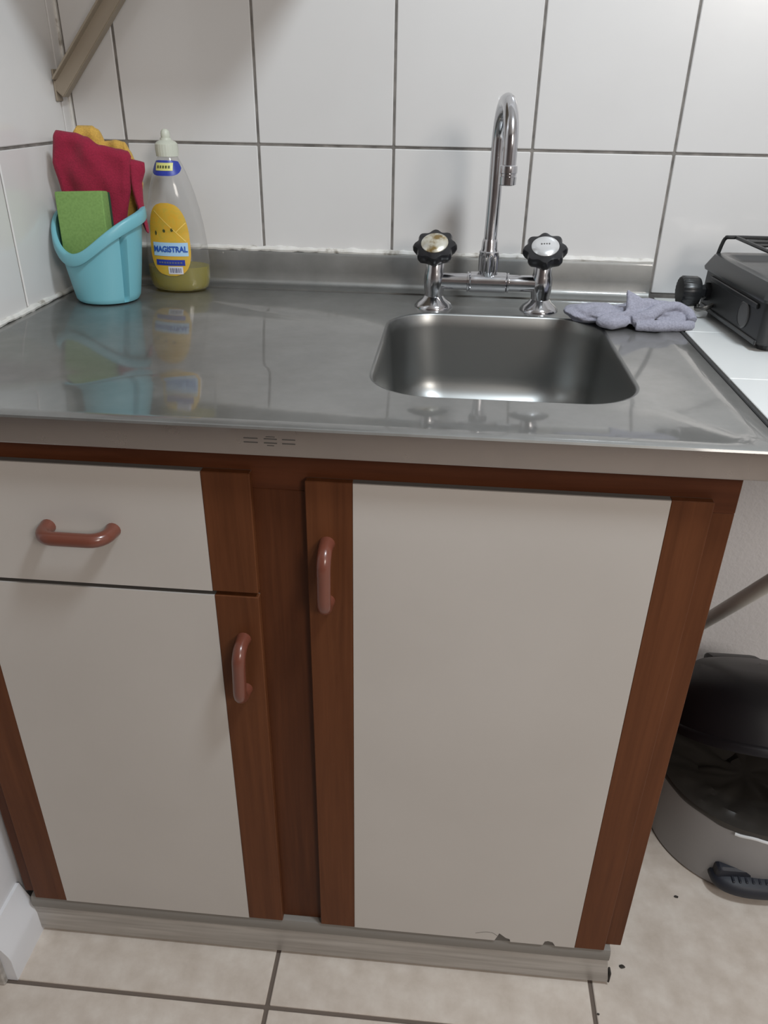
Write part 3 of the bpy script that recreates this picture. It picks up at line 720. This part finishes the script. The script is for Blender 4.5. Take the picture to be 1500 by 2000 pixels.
for x in (.13, .37):
    T = SM @ Matrix.Translation((x, -SD / 2, 0))
    bu = obj('burner', lathe(NB(), [(.040, .078), (.040, .084), (.034, .088), (.034, .094), (.030, .096)], 32, T, True, True), M['black_metal'], st, smooth=True)
    obj('burner_cap', lathe(NB(), [(.024, .096), (.026, .098), (.024, .101), (.010, .103)], 28, T, True, True), M['grey_disc'], bu, smooth=True)
# side dial plate and recessed lower side of the left face
T = SM @ Matrix.Translation((.0002, -.165, .034)) @ Matrix.Rotation(-PI / 2, 4, 'Y')
obj('side_plate', lathe(NB(), [(.0175, -.001), (.0175, .0012), (.0155, .0022), (.0155, .0016)], 32, T, True, True), M['grey_disc'], st, smooth=True, label='grey round plate on the side')
b = NB(); box(b, -.0025, .001, -SD + .022, -.03, .050, .057, bev=.001, mtx=SM); box(b, -.0025, .001, -SD + .006, -.012, .008, .014, bev=.001, mtx=SM); obj('side_rib', b, M['black_metal'], st)
# gas fitting: short neck, brass nut and ribbed black knob
T = SM @ Matrix.Translation((0, -.030, .034)) @ Matrix.Rotation(-PI / 2, 4, 'Y')
def krib(r, z, a): return (r * (1 + (.03 * math.cos(22 * a) if r > .019 and z > .02 else 0)), z)
obj('gas_knob', lathe(NB(), [(.012, .014), (.0195, .016), (.0215, .020), (.0215, .040), (.0195, .0425), (.012, .0432)], 88, T, True, True, f=krib), M['black_metal'], st, smooth=True, angle=40)
b = NB(); lathe(b, [(.013, -.002), (.013, .006), (.0095, .007), (.0095, .016)], 6, T, True, True); obj('gas_nut', b, M['black_metal'], st)
b = NB(); tube(b, [SM @ Vector(p) for p in bez([(.0, -.055, .020), (-.012, -.060, .016), (-.018, -.045, .012), (-.012, -.030, .014)], 6)], .0035, 8); obj('gas_pipe', b, M['brass'], st, smooth=True)
for x in (.02, SWd - .02):
    for y in (-.02, -SD + .02): obj('foot', lathe(NB(), [(.010, .0), (.011, .009)], 14, SM @ Matrix.Translation((x, y, 0)), True, True), M['black_metal'], st)
# wire grate
gr = NB()
GT = .109
def W(*p): return [SM @ Vector(q) for q in p]
tube(gr, [SM @ p for p in bez([(.010, -.010, .084), (.012, -.012, .098), (.015, -.014, GT - .002), (.024, -.018, GT), (.10, -.02, GT), (.25, -.02, GT)], 8)], .0028, 8)
tube(gr, W((.028, -.018, GT), (.028, -SD + .02, GT)), .0028, 8)
tube(gr, [SM @ p for p in bez([(.010, -SD + .012, .084), (.012, -SD + .014, .098), (.015, -SD + .016, GT - .002), (.024, -SD + .018, GT), (.10, -SD + .02, GT), (.25, -SD + .02, GT)], 8)], .0028, 8)
for y in (-.055, -.085, -.125, -.16): tube(gr, W((.028, y, GT), (.10, y, GT)), .0026, 8)
tube(gr, W((.17, -.02, GT), (.17, -SD + .02, GT)), .0028, 8)
for y in (-.085, -.125): tube(gr, W((.15, y, GT), (.232, y, GT)), .0026, 8)
tube(gr, W((.232, -.02, GT), (.232, -SD + .02, GT)), .0028, 8)
for x in (.215,):
    for y in (-.02, -SD + .02): tube(gr, W((x, y, GT), (x, y, .084)), .0028, 8)
g0 = obj('pot_grate', gr, M['wire'], st, smooth=True)
g1 = g0.copy(); COL.objects.link(g1); g1.parent = st; g1.location = SM.to_3x3() @ Vector((.24, 0, 0))

# ---------------------------------------------------------------- shelf and bracket at the top left
sh = thing('wall_shelf', 'beige wall shelf above the corner with its slanted bracket reaching down to the left wall', 'shelf', (.3, -.12, 1.42))
obj('shelf_board', bx(XL + .002, .51, -.27, -.002, 1.42, 1.44, bev=.001), M['bracket'], sh)
b = NB()
A_, B_ = Vector((XL + .004, -.034, 1.158)), Vector((.262, -.034, 1.412))
d = (B_ - A_).normalized(); n_ = Vector((d.z, 0, -d.x)); 
poly = [A_ - n_ * .011, A_ + n_ * .011, B_ + n_ * .011, B_ - n_ * .011]
va = [b.verts.new(p + Vector((0, -.009, 0))) for p in poly]; vb = [b.verts.new(p + Vector((0, .009, 0))) for p in poly]
b.faces.new(va); b.faces.new(vb[::-1])
for i in range(4): j = (i + 1) % 4; b.faces.new((va[i], vb[i], vb[j], va[j]))
bmesh.ops.bevel(b, geom=list(b.edges), offset=.0012, segments=2, affect='EDGES')
obj('bracket_bar', b, M['bracket'], sh)
obj('bracket_foot', bx(XL + .0003, XL + .003, -.044, -.024, 1.146, 1.188, bev=.0008), M['bracket'], sh)
b = NB(); P2 = [A_ - n_ * .011 + d * .014, A_ - n_ * .0085 + d * .014, B_ - n_ * .0085, B_ - n_ * .011]
va = [b.verts.new(p + Vector((0, -.022, 0))) for p in P2]; vb = [b.verts.new(p + Vector((0, -.009, 0))) for p in P2]
b.faces.new(va); b.faces.new(vb[::-1])
for i in range(4): j = (i + 1) % 4; b.faces.new((va[i], vb[i], vb[j], va[j]))
obj('bracket_flange', b, M['bracket'], sh)
obj('bracket_arm', bx(XL + .002, .30, -.043, -.025, 1.405, 1.4195, bev=.001), M['bracket'], sh)

# ---------------------------------------------------------------- pedal bin
BN = Vector((1.2, -.28, 0)); BR, BH = .150, .150
bn = thing('pedal_bin', 'grey pedal bin with a raised black lid and black bag, beside the wooden cabinet', 'bin', tuple(BN))
T = Matrix.Translation(BN)
obj('bin_body', lathe(NB(), [(.141, .0), (.1445, .004), (BR, BH - .004), (BR + .0015, BH), (BR - .002, BH + .0005), (BR - .0035, BH - .004), (.142, .012), (.02, .010)], 72, T, True, True), M['bin'], bn, smooth=True, angle=50)
b = NB(); NBg = 120; rings = []
for q, (r, z) in enumerate([(BR + .0022, BH - .007), (BR + .0026, BH - .003), (BR + .0016, BH + .0028), (BR - .005, BH + .004), (BR - .013, BH + .006), (BR - .026, BH + .005), (BR - .040, BH + .002), (BR - .058, BH - .003), (BR - .078, BH - .008), (BR - .10, BH - .012), (BR - .122, BH - .015), (.010, BH - .017)]):
    ring = []
    for j in range(NBg):
        a = 2 * PI * j / NBg; am = 0 if q < 4 else (.006, .010, .013, .015, .015, .013, .010, .003)[q - 4]
        nn = noise.noise(Vector((math.cos(a) * r * 19, math.sin(a) * r * 26, 3.3))) + .55 * noise.noise(Vector((math.cos(a) * r * 48, math.sin(a) * r * 60, 8.1)))
        zz = z + (am * .9 * nn if q >= 4 else (.010 * noise.noise(Vector((a * 2.2, 0, 3))) if q == 0 else 0))
        rr = r + am * nn; ring.append(b.verts.new((BN.x + rr * math.cos(a), BN.y + rr * math.sin(a), zz)))
    rings.append(ring)
for A, B in zip(rings, rings[1:]): bridge(b, A, B)
b.faces.new(rings[-1]); obj('bag_liner', b, M['bag'], bn, smooth=True, angle=28)
# lid: domed shell hinged at the back, ajar
HG = Vector((BN.x, BN.y + BR - .004, BH + .012))
LT = Matrix.Translation(HG) @ Matrix.Rotation(math.radians(-27), 4, 'X') @ Matrix.Translation((0, -BR + .004, 0))
lid = obj('lid', lathe(NB(), [(.149, -.010), (.153, -.010), (.1545, .000), (.1525, .004), (.1495, .006), (.147, .030), (.139, .058), (.124, .080), (.100, .095), (.065, .102), (.001, .105), (.001, .102), (.064, .099), (.098, .092), (.121, .077), (.136, .056), (.1440, .029), (.1465, .004), (.149, -.004)], 72, LT), M['bin_black'], bn, smooth=True, angle=50)
b = NB(); box(b, -.050, .046, -.030, .016, .050, .116, bev=.012, seg=3, mtx=LT @ Matrix.Translation((0, .120, -.02))); obj('lid_tab', b, M['bin_black'], lid, smooth=True)
obj('hinge', bx(BN.x - .035, BN.x + .035, BN.y + BR - .003, BN.y + BR + .014, .06, BH + .022, bev=.003), M['bin_black'], bn)
# foot pedal
b = NB()
pc = Vector((1.196, -.408, .0))
def ped(s, t):
    a = PI + s * PI; r = .062; return Vector((pc.x + r * math.cos(a) * t, pc.y + .034 * math.sin(a) * t - .0, .020 + .012 * (1 - t * t)))
LLp = []
for r_, z_ in ((.60, .006), (.95, .008), (1.0, .016), (.97, .024), (.85, .030), (.4, .034)):
    LLp.append([b.verts.new((pc.x + .074 * r_ * math.copysign(abs(math.cos(a)) ** .8, math.cos(a)), pc.y - .0 + .040 * r_ * math.copysign(abs(math.sin(a)) ** .8, math.sin(a)) * (1 if math.sin(a) < 0 else .5), z_ + .014)) for a in [2 * PI * j / 40 for j in range(40)]])
for A, B in zip(LLp, LLp[1:]): bridge(b, A, B)
b.faces.new(LLp[0][::-1]); b.faces.new(LLp[-1])
pd = obj('pedal', b, M['pedal'], bn, smooth=True, angle=50)
obj('pedal_hood', bx(pc.x - .068, pc.x + .068, -.425, -.395, .020, .062, bev=.010, seg=3), M['pedal'], bn, smooth=True)
b = NB()
for q in range(9): box(b, pc.x - .045 + q * .0105, pc.x - .041 + q * .0105, pc.y - .028, pc.y - .006, .043, .0475, bev=.0008)
obj('grip_rib', b, M['pedal'], pd)
b = NB(); pts = [(BN.x + (BR + .003) * math.cos(a), BN.y + (BR + .003) * math.sin(a), BH - .0085 + .0015 * math.sin(a * 20)) for a in [math.radians(246 + 3 * q) for q in range(21)]]
tube(b, pts, .0028, 8); obj('bag_tie', b, M['white_plastic'], bn, smooth=True, label='white strip at the bag edge')

# ---------------------------------------------------------------- crumbs on the floor
for (x, y, r, lab) in ((1.069, -.438, .0035, 'tiny dark crumb on the beige floor in front of the bin'), (.958, -.566, .0045, 'tiny flattened crumb beside the right end of the kick board'), (.911, -.640, .002, 'tiny crumb on the floor joint in front of the cabinet')):
    b = NB(); res = bmesh.ops.create_icosphere(b, subdivisions=2, radius=1)
    for v in res['verts']: k = 1 + .35 * noise.noise(v.co * 2 + Vector((x * 50, 0, 0))); v.co = Vector((x + v.co.x * r * k, y + v.co.y * r * .7 * k, .0009 + v.co.z * .0009))
    tag(obj('crumb', b, M['crumb'], smooth=True), lab, 'crumb')
